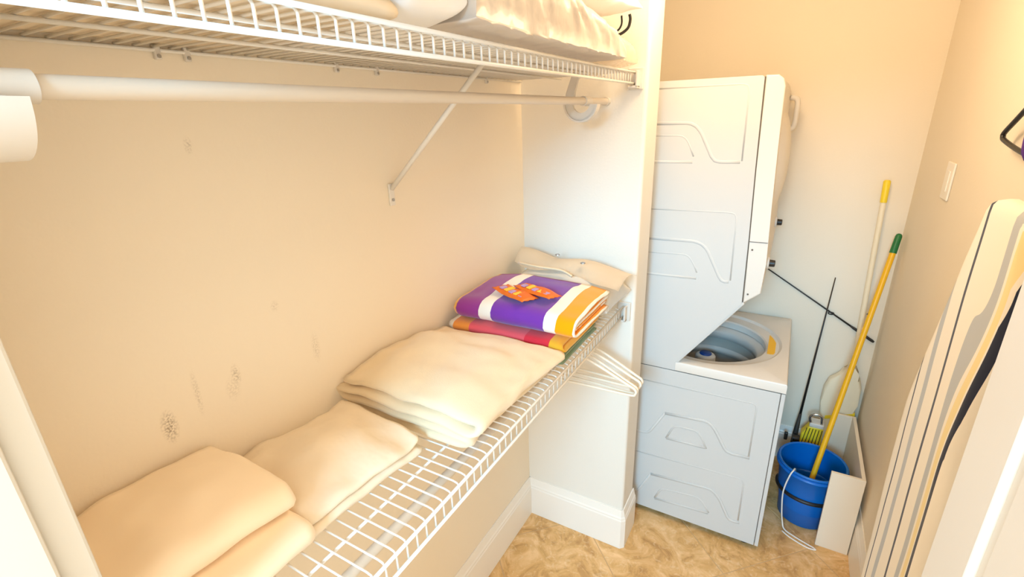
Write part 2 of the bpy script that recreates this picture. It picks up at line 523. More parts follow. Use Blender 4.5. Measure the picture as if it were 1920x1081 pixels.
top_shelf = wire_shelf('white wire shelf high on the wall holding the bedding', Z1, Z1L, YN1 + 0.006, YE - 0.006, (0.447, 0.492, 0.80, 0.92, 1.40))
low_shelf = wire_shelf('white wire shelf at waist height holding folded linens and towels', Z2, Z2L, YN1 + 0.006, YE - 0.006, (0.30, 0.75, 1.20))

# diagonal brace under the top shelf
t = thing('shelf_brace', 'white diagonal metal brace from wall to the upper shelf', 'brace', (0, 0.925, 1.612))
A = Vector((0.006, 0.925, 1.655)); B = Vector((0.288, 0.945, 1.929))
bm = tube(bmesh.new(), [A, A.lerp(B, 0.5), B], 0.0065, 8)
obj('strut', bm, 'wire', t, smooth=True)
bm = newbox(0.0005, 0.006, 0.916, 0.934, 1.612, 1.668, bevel=0.002)
obj('foot_plate', bm, 'wire', t)
obj('screw', tube(bmesh.new(), [(0.006, 0.925, 1.627), (0.0085, 0.925, 1.627)], 0.004, 10), 'steel', t)

# ------------------------------------------------------------------ hanging rods and hooks
RX, RZ = 0.322, 1.856
def closet_rod(label, z):
    t = thing('closet_rod', label, 'rod', (RX, YN1, z))
    obj('tube', tube(bmesh.new(), [(RX, YN1 + 0.002, z), (RX, YE - 0.012, z)], 0.0105, 20), 'rod', t, smooth=True, angle=40)
    obj('end_cap', tube(bmesh.new(), [(RX, YE - 0.014, z), (RX, YE - 0.0008, z)], 0.0135, 20), 'plastic', t, smooth=True, angle=40)
    return t
closet_rod('white metal hanging rod under the upper shelf', RZ)
closet_rod('white hanging rod seen through the wires of the lower shelf', 1.078)

def rod_hook(label, y):
    t = thing('rod_hook', label, 'rod hook', (RX, y, RZ - 0.06), 'plastic rod hooks')
    cx, cz = RX - 0.010, RZ - 0.006
    outer = arc(cx, cz, 0.053, -4, -180, 22)
    inner = arc(cx, cz, 0.027, -180, -4, 18)
    # stem rises from the back of the cup to the shelf deck
    stem_o = [(cx - 0.050, cz + 0.03), (cx - 0.030, Z1 - 0.004)]
    stem_i = [(cx - 0.004, Z1 - 0.004), (cx - 0.020, cz + 0.035)]
    poly = outer + stem_o + stem_i + inner
    obj('hook_body', prism(bmesh.new(), poly, 'y', y - 0.005, y + 0.005, bevel=0.002), 'plastic', t)
    bm = bmesh.new()
    vs = []
    for k, (px, pz) in enumerate(outer):
        d = Vector((px - cx, 0, pz - cz)).normalized()
        hw = 0.013
        vs.append([bm.verts.new(Vector((px, y + s_, pz)) + d * o) for s_, o in ((-hw, -0.004), (hw, -0.004), (hw, 0.001), (-hw, 0.001))])
    for a, b in zip(vs, vs[1:]):
        for k in range(4): bm.faces.new((a[k], a[(k + 1) % 4], b[(k + 1) % 4], b[k]))
    bm.faces.new(vs[0]); bm.faces.new(vs[-1])
    obj('flange', bm, 'plastic', t, smooth=True, angle=35)
    # collar that grips the rod
    ring = [(0.0108, -0.015), (0.0140, -0.015), (0.0140, 0.031), (0.0108, 0.031)]
    bm = lathe(bmesh.new(), ring, (0, 0), 24, close=True)
    for v in bm.verts: v.co = Vector((RX + v.co.x, y + v.co.z, RZ + v.co.y))
    obj('rod_collar', bm, 'plastic', t, smooth=True, angle=40)
    return t
rod_hook('white plastic rod hook near the end wall', 1.44)
rod_hook('white plastic rod hook cut by the left picture edge', 0.152)

# ------------------------------------------------------------------ stacked washer and dryer
XW0, YW0, YW1 = 0.20, 1.885, 2.585
mach = thing('stacked_washer_dryer', 'white stacked washer and dryer tower beyond the end wall', 'washer dryer', (0.6, 2.23, 0.0))
XF = 0.985
ZS = 0.792
for ya, yb in ((YW0, YW0 + 0.012), (YW1 - 0.012, YW1)):
    obj('washer_side', newbox(XW0, 0.968, ya, yb, 0.028, ZS - 0.0045, bevel=0.002), 'machine', mach)
obj('washer_back', newbox(XW0, XW0 + 0.01, YW0 + 0.0125, YW1 - 0.0125, 0.028, ZS - 0.0025), 'machine', mach)
obj('washer_front', newbox(0.9705, XF, YW0 + 0.0005, YW1 - 0.0005, 0.028, ZS - 0.0045, bevel=0.002), 'machine', mach)
obj('base_shadow_gap', newbox(XW0 + 0.03, XF - 0.04, YW0 + 0.03, YW1 - 0.03, 0.006, 0.03), 'seam', mach)  # dark box standing in for the shade below the washer
obj('seam_strip', newbox(XW0 + 0.005, XF - 0.014, YW0 + 0.004, YW0 + 0.010, ZS - 0.006, ZS + 0.004), 'seam', mach)
obj('seam_strip', newbox(0.962, 0.974, YW0 + 0.005, YW0 + 0.010, 0.04, ZS - 0.006), 'seam', mach)
for fx in (0.26, 0.93):
    for fy in (1.93, 2.54):
        obj('foot', lathe(bmesh.new(), [(0, 0), (0.02, 0), (0.02, 0.012), (0, 0.012)], (fx, fy), 12), 'black', mach)
# washer top deck with a round well
cx, cy, R0 = 0.655, 2.228, 0.238
zt = 0.832
def deck():
    bm = bmesh.new()
    N = 64
    def rect(a):
        d = Vector((math.cos(a), math.sin(a)))
        ts = []
        if d.x > 1e-9: ts.append((XF - cx) / d.x)
        if d.x < -1e-9: ts.append((XW0 + 0.01 - cx) / d.x)
        if d.y > 1e-9: ts.append((YW1 - cy) / d.y)
        if d.y < -1e-9: ts.append((YW0 - cy) / d.y)
        return min(ts)
    angs = sorted([2 * math.pi * k / N for k in range(N)] + [math.atan2(y - cy, x - cx) % (2 * math.pi) for x in (XW0 + 0.01, XF) for y in (YW0, YW1)])
    rows = []
    for a in angs:
        t = rect(a); d = Vector((math.cos(a), math.sin(a)))
        rec = min(R0 + 0.055, t - 0.02)
        col_ = []
        for r, z in ((t, ZS), (t, zt - 0.008), (t - 0.004, zt - 0.002), (t - 0.010, zt), (rec + 0.006, zt), (rec - 0.004, zt - 0.010), (R0 + 0.006, zt - 0.016), (R0, zt - 0.022), (R0, zt - 0.05)):
            col_.append(bm.verts.new((cx + d.x * r, cy + d.y * r, z)))
        rows.append(col_)
    for i in range(len(rows)):
        A, B = rows[i], rows[(i + 1) % len(rows)]
        for k in range(len(A) - 1):
            bm.faces.new((A[k], A[k + 1], B[k + 1], B[k]))
    return bm
obj('washer_top', deck(), 'machine_cream', mach, smooth=True, angle=35)
tub = obj('tub', lathe(bmesh.new(), [(R0 - 0.005, zt - 0.058), (R0 - 0.006, zt - 0.075), (R0 - 0.012, zt - 0.10), (R0 - 0.016, zt - 0.45), (0.0, zt - 0.47)], (cx, cy), 48), 'tub', mach, smooth=True)
tr = obj('tub_ring', lathe(bmesh.new(), [(R0 + 0.004, zt - 0.052), (R0 - 0.028, zt - 0.060), (R0 - 0.034, zt - 0.075), (R0 - 0.030, zt - 0.105), (R0 - 0.014, zt - 0.110)], (cx, cy), 48), 'tub_light', mach, smooth=True)
tr2 = obj('tub_ring', lathe(bmesh.new(), [(R0 - 0.013, zt - 0.16), (R0 - 0.026, zt - 0.165), (R0 - 0.026, zt - 0.19), (R0 - 0.014, zt - 0.195)], (cx, cy), 48), 'tub_light', mach, smooth=True)
ag = obj('agitator', lathe(bmesh.new(), [(0.14, zt - 0.46), (0.10, zt - 0.42), (0.052, zt - 0.36), (0.045, zt - 0.10), (0.040, zt - 0.094), (0.034, zt - 0.090), (0.0, zt - 0.090)], (0.650, 2.20), 32), 'tub_light', mach, smooth=True, angle=40)
cap = obj('agitator_cap', lathe(bmesh.new(), [(0.027, zt - 0.091), (0.027, zt - 0.086), (0.022, zt - 0.082), (0, zt - 0.082)], (0.650, 2.20), 24), 'blue_cap', mach, smooth=True)
obj('warning_label', newbox(0.900, 0.930, 2.155, 2.36, zt - 0.0125, zt - 0.0112), 'yellow_label', mach, label='yellow warning label beside the washer opening')
obj('lid_latch', newbox(0.905, 0.93, 2.375, 2.46, zt - 0.013, zt - 0.004, bevel=0.003), 'machine_cream', mach)
# dryer body: side profile with the slanted underside
prof = [(XW0, ZS), (0.573, ZS), (0.573, zt), (0.790, 1.130), (0.783, 1.39), (0.774, 1.62), (0.765, 1.915), (0.758, 1.921), (XW0, 1.921)]
obj('dryer_cabinet', prism(bmesh.new(), prof, 'y', YW0 - 0.0012, YW1 + 0.0008), 'machine', mach)
fp = [(0.794, 1.131), (0.848, 1.178), (0.851, 1.292), (0.842, 1.48), (0.833, 1.705), (0.829, 1.885), (0.822, 1.908), (0.806, 1.9205), (0.769, 1.9215), (0.778, 1.62), (0.787, 1.39)]
obj('dryer_front', prism(bmesh.new(), fp, 'y', YW0 + 0.0005, YW1 - 0.0005, bevel=0.005, seg=3), 'machine_cream', mach)
obj('seam_strip', prism(bmesh.new(), [(0.788, 1.136), (0.797, 1.139), (0.790, 1.39), (0.781, 1.62), (0.772, 1.917), (0.763, 1.917), (0.772, 1.62), (0.781, 1.39)], 'y', YW0 + 0.003, YW1 - 0.003), 'seam', mach)
for sx, sz in ((0.800, 1.34), (0.806, 1.17)):
    obj('screw', tube(bmesh.new(), [(sx, YW0 + 0.002, sz), (sx, YW0 - 0.0012, sz)], 0.0035, 8), 'seam', mach)
obj('panel_joint', newbox(0.787, 0.846, YW0 - 0.0008, YW0 + 0.01, 1.3685, 1.3705), 'seam', mach)
# underside flange and lifted lid lying along the slope
a = Vector((0.573, 0, zt)); b = Vector((0.790, 0, 1.130)); sd = (b - a).normalized(); sn = Vector((sd.z, 0, -sd.x))
def slope_box(name, s0, s1, y0, y1, d0, d1, material, bev=0.003):
    bm = newbox(s0, s1, y0, y1, d0, d1, bevel=bev)
    for v in bm.verts:
        p = a + sd * v.co.x + sn * v.co.z
        v.co = Vector((p.x, v.co.y, p.z))
    return obj(name, bm, material, mach)
slope_box('slope_flange', 0.0, 0.375, YW0 + 0.001, YW0 + 0.03, -0.002, 0.009, 'machine')
slope_box('lid', 0.03, 0.36, YW0 + 0.09, YW1 - 0.06, 0.006, 0.024, 'machine_cream', 0.006)
slope_box('lid_hinge', 0.30, 0.36, YW1 - 0.12, YW1 - 0.07, 0.024, 0.06, 'machine_cream', 0.006)
# dryer door bulge, handle, control knobs on the front
def front_x(z):
    for (x0, z0), (x1, z1) in zip(fp[1:6], fp[2:7]):
        if z0 <= z <= z1: return x0 + (x1 - x0) * (z - z0) / (z1 - z0)
    return 0.83
bm = bmesh.new()
rows = []
NZ, NY = 20, 14
for i in range(NZ + 1):
    z = 1.47 + (1.80 - 1.47) * i / NZ
    row = []
    for j in range(NY + 1):
        y = 1.97 + (2.50 - 1.97) * j / NY
        u = 2 * i / NZ - 1; v = 2 * j / NY - 1
        h = 0.030 * max(0, 1 - abs(u) ** 2.4) ** 0.8 * max(0, 1 - abs(v) ** 4) ** 0.5
        row.append(bm.verts.new((front_x(z) - 0.004 + 0.004 + h, y, z)))
    rows.append(row)
for A, B in zip(rows, rows[1:]):
    for k in range(NY): bm.faces.new((A[k], A[k + 1], B[k + 1], B[k]))
obj('dryer_door', bm, 'machine_cream', mach, smooth=True)
hx = front_x(1.80)
obj('door_handle', tube(bmesh.new(), spline([(hx, 2.50, 1.86), (hx + 0.028, 2.505, 1.85), (hx + 0.032, 2.505, 1.80), (hx + 0.028, 2.505, 1.74), (hx, 2.50, 1.73)], 5), 0.011, 10), 'machine_cream', mach, smooth=True)
for yk, zk in ((2.40, 1.345), (2.04, 1.255)):
    xk = front_x(zk)
    kb = obj('control_knob', tube(bmesh.new(), [(xk - 0.002, yk, zk), (xk + 0.007, yk, zk), (xk + 0.008, yk, zk)], [0.024, 0.024, 0.020], 20), 'machine_cream', mach, smooth=True, angle=30)
    obj('knob_grip', tube(bmesh.new(), [(xk + 0.007, yk, zk), (xk + 0.026, yk, zk), (xk + 0.028, yk, zk)], [0.014, 0.013, 0.010], 16), 'black', kb, smooth=True, angle=30)
# embossed ribs pressed into the side panels
def rib(pts, r=0.006, flat=0.45):
    P = []
    for i, p in enumerate(pts):
        p = Vector((p[0], YW0, p[1]))
        if 0 < i < len(pts) - 1:
            A = Vector((pts[i - 1][0], YW0, pts[i - 1][1])); B = Vector((pts[i + 1][0], YW0, pts[i + 1][1]))
            da = min(0.02, (A - p).length * 0.45); db = min(0.02, (B - p).length * 0.45)
            pa = p + (A - p).normalized() * da; pb = p + (B - p).normalized() * db
            P += [pa, pa * 0.25 + p * 0.5 + pb * 0.25, pb]
        else: P.append(p)
    bm = tube(bmesh.new(), P, r, 8)
    for v in bm.verts: v.co.y = YW0 + (v.co.y - YW0) * flat
    obj('embossed_rib', bm, 'machine', mach, smooth=True)
XL = 0.30
for pts, r in [
    ([(XL, 1.897), (0.712, 1.898), (0.725, 1.886), (0.729, 1.65)], 0.004), ([(XL, 1.779), (0.552, 1.779), (0.582, 1.755), (0.638, 1.646), (0.724, 1.647)], 0.007),
    ([(XL, 1.737), (0.526, 1.736), (0.546, 1.714), (0.568, 1.663)], 0.004), ([(XL, 1.642), (0.566, 1.644)], 0.006),
    ([(XL, 1.464), (0.720, 1.470), (0.735, 1.459), (0.741, 1.215)], 0.004), ([(XL, 1.348), (0.61, 1.353), (0.645, 1.332), (0.71, 1.206), (0.736, 1.210)], 0.007),
    ([(XL, 1.288), (0.576, 1.298), (0.597, 1.278), (0.62, 1.23)], 0.004), ([(XL, 1.200), (0.62, 1.207)], 0.006),
    ([(XL, 0.713), (0.895, 0.720), (0.895, 0.465)], 0.003), ([(0.548, 0.572), (0.727, 0.586), (0.756, 0.557), (0.811, 0.460), (0.899, 0.464)], 0.007),
    ([(XL, 0.443), (0.483, 0.445), (0.548, 0.572)], 0.0055), ([(0.563, 0.447), (0.591, 0.521), (0.682, 0.525), (0.704, 0.507), (0.731, 0.450)], 0.004), ([(0.563, 0.447), (0.729, 0.453)], 0.006),
    ([(XL, 0.327), (0.893, 0.350), (0.894, 0.132)], 0.003), ([(0.509, 0.228), (0.772, 0.250), (0.807, 0.220), (0.86, 0.115), (0.9, 0.122)], 0.007),
    ([(0.536, 0.099), (0.561, 0.165), (0.725, 0.184), (0.755, 0.153), (0.774, 0.120)], 0.004), ([(0.536, 0.097), (0.773, 0.116)], 0.006), ([(XL, 0.09), (0.45, 0.10), (0.509, 0.228)], 0.005)]:
    rib(pts, r)

# ------------------------------------------------------------------ folded cloth
def folded(ext, length, pitch, thick, seed=0, wav=0.006, droop=0.02, bulge=0.0, jit=0.012, straight=16, along=20, taper=0.0, mass=None):
    """serpentine folded cloth in local axes: folds run along b, layers span a; ext = [(a0, a1) per layer]. Returns bmesh in (a, b, z)."""
    rnd = random.Random(seed)
    n = len(ext)
    H = pitch * n
    cl = []                                   # (a, z, layer)
    for k, (a0, a1) in enumerate(ext):
        z = pitch * (k + 0.5)
        s, e = (a0, a1) if k % 2 == 0 else (a1, a0)
        for i in range(straight + 1):
            cl.append((s + (e - s) * i / straight, z, k))
        if k < n - 1:
            nx = ext[k + 1][1] if k % 2 == 0 else ext[k + 1][0]
            sgn = 1 if k % 2 == 0 else -1
            for i in range(1, 7):
                th = -math.pi / 2 + math.pi * i / 7
                f = i / 7
                cl.append((e + (nx - e) * f + sgn * pitch * 0.55 * math.cos(th), z + pitch * 0.5 + pitch * 0.5 * math.sin(th), k + f))
    lj = [rnd.uniform(-jit, jit) for _ in range(n + 1)]
    lj2 = [rnd.uniform(-jit, jit) for _ in range(n + 1)]
    amin = min(e[0] for e in ext); amax = max(e[1] for e in ext)
    bm = bmesh.new()
    rows = []
    for j in range(along + 1):
        f = j / along
        fb = 0.5 - 0.5 * math.cos(math.pi * f) * (1.0) if False else f
        tscale = 1.0 if 0 < j < along else 0.45
        row = []
        m = len(cl)
        for i, (a, z, k) in enumerate(cl):
            pa, pz, _ = cl[max(i - 1, 0)]; qa, qz, _ = cl[min(i + 1, m - 1)]
            tx, tz = qa - pa, qz - pz
            L = math.hypot(tx, tz) or 1
            nx, nz = -tz / L, tx / L
            kk = min(int(k), n - 1); fr = k - kk
            j0 = lj[kk] * (1 - fr) + lj[min(kk + 1, n)] * fr
            j1 = lj2[kk] * (1 - fr) + lj2[min(kk + 1, n)] * fr
            bb = (0 + j0) + (length + j1 - j0) * fb
            for s in (1, -1):
                aa = a + nx * thick / 2 * s * tscale; zz = z + nz * thick / 2 * s * tscale
                g = zz / H
                nv = noise.noise(Vector((aa * 7 + seed * 3.1, bb * 7, seed)))
                n2 = noise.noise(Vector((aa * 19 + seed, bb * 19, seed + 5)))
                ea = min(aa - amin, amax - aa); eb = min(bb, length - bb)
                dz = g * (wav * nv * 2 + wav * 0.6 * n2) + g * bulge * (1 - (2 * (aa - amin) / (amax - amin) - 1) ** 2) * (1 - (2 * fb - 1) ** 2)
                dz -= g * droop * (1 - smoothstep(0, 0.09, ea)) * 0.6 + g * droop * (1 - smoothstep(0, 0.10, eb))
                da = wav * 1.2 * noise.noise(Vector((bb * 9, zz * 30, seed + 9)))
                db = wav * 0.8 * noise.noise(Vector((aa * 9, zz * 30, seed + 19)))
                row.append(bm.verts.new((aa + da, bb + db, max(zz + dz, 0.0005 + 0.001 * g))))
        rows.append(row)
    m = len(cl)
    for A, B in zip(rows, rows[1:]):
        for i in range(m - 1):
            bm.faces.new((A[2 * i], A[2 * i + 2], B[2 * i + 2], B[2 * i]))
            bm.faces.new((A[2 * i + 1], B[2 * i + 1], B[2 * i + 3], A[2 * i + 3]))
        bm.faces.new((A[0], B[0], B[1], A[1]))
        bm.faces.new((A[2 * m - 2], A[2 * m - 1], B[2 * m - 1], B[2 * m - 2]))
    for R_, rev in ((rows[0], False), (rows[-1], True)):
        for i in range(m - 1):
            bm.faces.new((R_[2 * i], R_[2 * i + 1], R_[2 * i + 3], R_[2 * i + 2]))
    return bm

def place(bm, loc, rz=0.0, swap=False, mirror=False):
    """put a folded cloth made in (a, b, z) into the world: swap lays the folds along x"""
    R_ = Matrix.Rotation(rz, 4, 'Z')
    for v in bm.verts:
        a_, b_, z_ = v.co
        p = Vector((a_, b_, z_)) if not swap else Vector((b_, (-a_ if mirror else a_), z_))
        v.co = R_ @ p + Vector(loc)
    return bm

ZD = Z2 + 0.0030
# near stack: thick folded sheet with a lower fold pushed forward
bm = folded([(0.0, 0.243), (0.0, 0.256), (0.0, 0.206), (0.0, 0.200)], 0.262, 0.030, 0.0275, 3, wav=0.008, droop=0.012, bulge=0.006, jit=0.004, along=28, straight=22)
tag(obj('folded_sheet', place(bm, (0.012, 0.112, ZD), -0.02), 'sheet', smooth=True), 'thick cream folded sheet nearest the camera, lower fold pushed forward', 'folded linen', 'folded linens on the lower shelf')
# second: flatter, wrinkled, turned a little
bm = folded([(0.0, 0.248), (0.0, 0.245), (0.0, 0.240), (0.0, 0.243)], 0.272, 0.0148, 0.0132, 5, wav=0.012, droop=0.010, bulge=0.010, jit=0.008, along=34, straight=30)
tag(obj('folded_sheet', place(bm, (0.018, 0.375, ZD), -0.06), 'sheet2', smooth=True), 'flat wrinkled cream folded sheet, second from the camera', 'folded linen', 'folded linens on the lower shelf')
# third: big soft blanket
bm = folded([(0.0, 0.335), (0.0, 0.365), (0.0, 0.375), (0.0, 0.385)], 0.405, 0.0262, 0.0215, 9, wav=0.011, droop=0.010, bulge=0.008, jit=0.008, along=34, straight=26)
for v in bm.verts: v.co.z *= 1 - 0.25 * smoothstep(0.16, 0.42, v.co.y)
tag(obj('folded_blanket', place(bm, (0.014, 0.672, ZD), -0.01), 'blanket', smooth=True), 'large cream fleece blanket folded thick in front of the striped towel', 'blanket', 'folded linens on the lower shelf')

WHITE = (0.86, 0.80, 0.70)
T1 = ramp_material('towel_purple_stripes', 0, [(0.0, (0.85, 0.42, 0.03)), (0.052, (0.27, 0.035, 0.24)), (0.135, WHITE), (0.180, (0.17, 0.035, 0.34)), (0.352, WHITE), (0.386, (0.88, 0.33, 0.0)), (0.437, WHITE)], warp=0.012, bump=0.4, bscale=700)
T2 = ramp_material('towel_pink_stripes', 0, [(0.0, (0.85, 0.75, 0.6)), (0.05, (0.86, 0.30, 0.05)), (0.11, (0.78, 0.10, 0.12)), (0.30, (0.70, 0.03, 0.05)), (0.38, (0.82, 0.42, 0.03))], warp=0.02, bump=0.4, bscale=700)
T3 = ramp_material('towel_green_stripes', 0, [(0.0, (0.75, 0.68, 0.5)), (0.25, (0.80, 0.50, 0.03)), (0.375, (0.72, 0.55, 0.05)), (0.395, (0.20, 0.30, 0.18))], warp=0.05, bump=0.4, bscale=700)
def towel(label, mt, x0, L, y0, wd, z0, pitch, n, seed, droop=0.012):
    bm = folded([(0.0, wd)] * n, L, pitch, pitch * 0.9, seed, wav=0.0035, droop=droop, bulge=0.0, jit=0.005, along=22, straight=14)
    for v in bm.verts:   # folds along x, rounded fold toward the camera
        a_, b_, z_ = v.co
        v.co = Vector((x0 + b_, y0 + wd - a_, z0 + z_))
    return tag(obj('folded_towel', bm, mt, smooth=True), label, 'towel', 'folded towels on the lower shelf')
towel('folded towel with green and yellow stripes at the bottom of the towel stack', T3, 0.03, 0.375, 1.110, 0.26, ZD, 0.019, 2, 21, 0.004)
towel('folded towel with pink, red and orange stripes under the purple one', T2, 0.024, 0.385, 1.106, 0.26, ZD + 0.041, 0.0195, 2, 22, 0.004)
tw = thing('folded_towel', 'folded purple, white and orange striped towel on top of the stack', 'towel', (0.24, 1.23, ZD + 0.083), 'folded towels on the lower shelf')
def towel_part(nm, ext, L, pitch, th, seed, x0, y0, wd, z0, mt, wav, droop):
    bm = folded(ext, L, pitch, th, seed, wav=wav, droop=droop, bulge=0.004, jit=0.004, along=26, straight=18)
    for v in bm.verts:
        a_, b_, z_ = v.co
        v.co = Vector((x0 + b_, y0 + wd - a_, z0 + z_))
    obj(nm, bm, mt, tw, smooth=True)
towel_part('outer_fold', [(0.0, 0.242), (0.0, 0.242)], 0.405, 0.060, 0.0135, 23, 0.034, 1.112, 0.27, ZD + 0.083 - 0.0225, T1, 0.006, 0.012)
towel_part('inner_fold', [(0.0, 0.245), (0.0, 0.248), (0.0, 0.245)], 0.398, 0.0145, 0.0128, 24, 0.036, 1.112, 0.27, ZD + 0.0985, T1, 0.002, 0.002)
# orange packets on the towel
def packet(label, c, L, W, rz, tilt):
    t = thing('packet', label, 'packet', c, 'orange packets on the towel')
    R_ = Matrix.Rotation(rz, 4, 'Z') @ Matrix.Rotation(tilt, 4, 'Y')
    def put(bm):
        for v in bm.verts: v.co = R_ @ v.co + Vector(c)
        return bm
    bm = bmesh.new()
    NX, NYY = 12, 6
    top = []; bot = []
    for i in range(NX + 1):
        for lst, s in ((top, 1), (bot, -1)):
            lst.append([])
            for j in range(NYY + 1):
                u = 2 * i / NX - 1; v = 2 * j / NYY - 1
                h = 0.005 * (1 - u ** 4) * (1 - v ** 4) + 0.0006
                zz = 0.003 * math.sin(u * 3 + v) + 0.0025 * noise.noise(Vector((u * 2, v * 2, rz * 9)))
                lst[-1].append(bm.verts.new((u * L / 2 * (1 - 0.06 * (j % 2)), v * W / 2, 0.006 + zz + s * h)))
    for i in range(NX):
        for j in range(NYY):
            bm.faces.new((top[i][j], top[i + 1][j], top[i + 1][j + 1], top[i][j + 1]))
            bm.faces.new((bot[i][j], bot[i][j + 1], bot[i + 1][j + 1], bot[i + 1][j]))
    for i in range(NX):
        bm.faces.new((top[i][0], bot[i][0], bot[i + 1][0], top[i + 1][0])); bm.faces.new((top[i][-1], top[i + 1][-1], bot[i + 1][-1], bot[i][-1]))
    for j in range(NYY):
        bm.faces.new((top[0][j], top[0][j + 1], bot[0][j + 1], bot[0][j])); bm.faces.new((top[-1][j], bot[-1][j], bot[-1][j + 1], top[-1][j + 1]))
    obj('pouch', put(bm), 'orange', t, smooth=True)
    for k in range(5):
        u0 = -0.36 + 0.15 * k
        bm = newbox(u0 * L, (u0 + 0.10) * L, -0.28 * W, (0.05 + 0.2 * (k % 2)) * W, 0.0095, 0.0135, bevel=0.0008)
        obj('print_mark', put(bm), 'orange_print' if k % 2 else 'violet_print', t)
ZT = ZD + 0.083 + 0.078
packet('orange printed packet lying on the purple towel, nearer one', (0.215, 1.175, ZT), 0.155, 0.062, -0.42, 0.03)
packet('orange printed packet lying on the purple towel, farther one', (0.275, 1.205, ZT + 0.006), 0.150, 0.055, -0.30, 0.05)

# ------------------------------------------------------------------ soft bags and pillows
def cushion(cx, cy, z0, sx, sy, h, seed=0, rz=0.0, pinch=0.10, N=36, wr=0.010, wscale=9.0, flat=0.35, box_=0.5, stretch=(1, 1), side=0.0, tilt=(0, 0), skew=0.0, floor_z=None, taper=0.0):
    bm = bmesh.new()
    T = []; Bt = []
    R_ = Matrix.Rotation(rz, 4, 'Z')
    for lst, s in ((T, 1), (Bt, -1)):
        for i in range(N + 1):
            row = []
            for j in range(N + 1):
                u = math.sin(math.pi / 2 * (2 * i / N - 1)); v = math.sin(math.pi / 2 * (2 * j / N - 1))
                prof = max(0.0, (1 - abs(u) ** 2.6)) ** box_ * max(0.0, (1 - abs(v) ** 2.6)) ** box_
                x = u * sx / 2 * (1 - pinch * (1 - v * v) * abs(u)); y = v * sy / 2 * (1 - pinch * (1 - u * u) * abs(v))
                p = Vector((x * wscale * stretch[0] + seed, y * wscale * stretch[1], seed * 1.7 + (0 if s > 0 else 3)))
                ridge = (1 - abs(noise.noise(p)) * 2) * 0.6 + 0.4 * (1 - abs(noise.noise(p * 2.3)) * 2)
                edge = min(1.0, prof * 3) if not side else prof ** 1.5
                if side:
                    q = Vector((seed + (x + y) * wscale * 0.9, y * wscale * stretch[1] * 0.8 + s * prof * 1.6, x * wscale * 0.8))
                    rr = (1 - abs(noise.noise(q)) * 2.2) + 0.5 * (1 - abs(noise.noise(q * 2.1)) * 2.2)
                    x += math.copysign(abs(u) ** 8, u) * side * rr * prof
                    y += math.copysign(abs(v) ** 8, v) * side * rr * prof
                hh = (h * (1 - flat) if s > 0 else h * flat) * (1 - taper * (v + 1) / 2)
                z = h * flat + s * hh * prof + wr * ridge * edge * (1 if s > 0 else 0.3)
                z += tilt[0] * x + tilt[1] * y
                zz = z0 + z
                if floor_z is not None: zz = max(zz, floor_z)
                c_ = R_ @ Vector((x + skew * z, y, 0))
                row.append(bm.verts.new((cx + c_.x, cy + c_.y, zz)))
            lst.append(row)
    for i in range(N):
        for j in range(N):
            bm.faces.new((T[i][j], T[i + 1][j], T[i + 1][j + 1], T[i][j + 1]))
            bm.faces.new((Bt[i][j], Bt[i][j + 1], Bt[i + 1][j + 1], Bt[i + 1][j]))
    bmesh.ops.remove_doubles(bm, verts=bm.verts, dist=0.0004)
    # close the seam
    es = [e for e in bm.edges if len(e.link_faces) == 1]
    if es:
        try: bmesh.ops.bridge_loops(bm, edges=es)
        except Exception: pass
    return bm

# cream bag with a snapped flap at the far end of the lower shelf
pk = thing('bedding_bag', 'cream bedspread bag with steel snaps behind the striped towels', 'bag', (0.25, 1.47, ZD))
fz = ZD + 0.0005
obj('bag_body', cushion(0.235, 1.503, ZD + 0.004, 0.41, 0.245, 0.15, seed=31, rz=-0.02, pinch=0.05, wr=0.006, wscale=12, flat=0.4, box_=0.5, floor_z=fz), 'film', pk, smooth=True)
bm = bmesh.new()
NF, NG = 26, 8
rows = []
for i in range(NF + 1):
    u = i / NF
    row = []
    for j in range(NG + 1):
        v = j / NG
        x = 0.045 + 0.43 * u
        yb = 1.595 - 0.015 * u
        yf = 1.475 - 0.10 * u ** 1.5 - 0.02 * math.sin(u * 7)
        y = yb + (yf - yb) * v
        z = ZD + 0.162 + 0.035 * math.sin(math.pi * v) * (1 - 0.25 * u) - 0.020 * u + 0.008 * math.sin(u * 11 + v * 3)
        row.append(bm.verts.new((x, y, z)))
    rows.append(row)
for A_, B_ in zip(rows, rows[1:]):
    for k in range(NG): bm.faces.new((A_[k], A_[k + 1], B_[k + 1], B_[k]))
ex = bmesh.ops.solidify(bm, geom=list(bm.faces), thickness=0.012)
fl = obj('bag_flap', bm, 'flap', pk, smooth=True)
for sx_, sy_ in ((0.20, 1.515), (0.315, 1.468)):
    u = (sx_ - 0.045) / 0.43
    obj('snap', lathe(bmesh.new(), [(0.009, 0), (0.008, 0.003), (0.004, 0.0045), (0, 0.0045)], (0, 0), 14), 'steel', fl).location = Vector((sx_, sy_, ZD + 0.2005 - 0.016 * u))
obj('bag_seam', tube(bmesh.new(), spline([(0.075, 1.452, ZD + 0.168), (0.16, 1.43, ZD + 0.170), (0.25, 1.43, ZD + 0.168), (0.30, 1.41, ZD + 0.160)], 6), 0.0045, 8), 'blanket', pk, smooth=True)

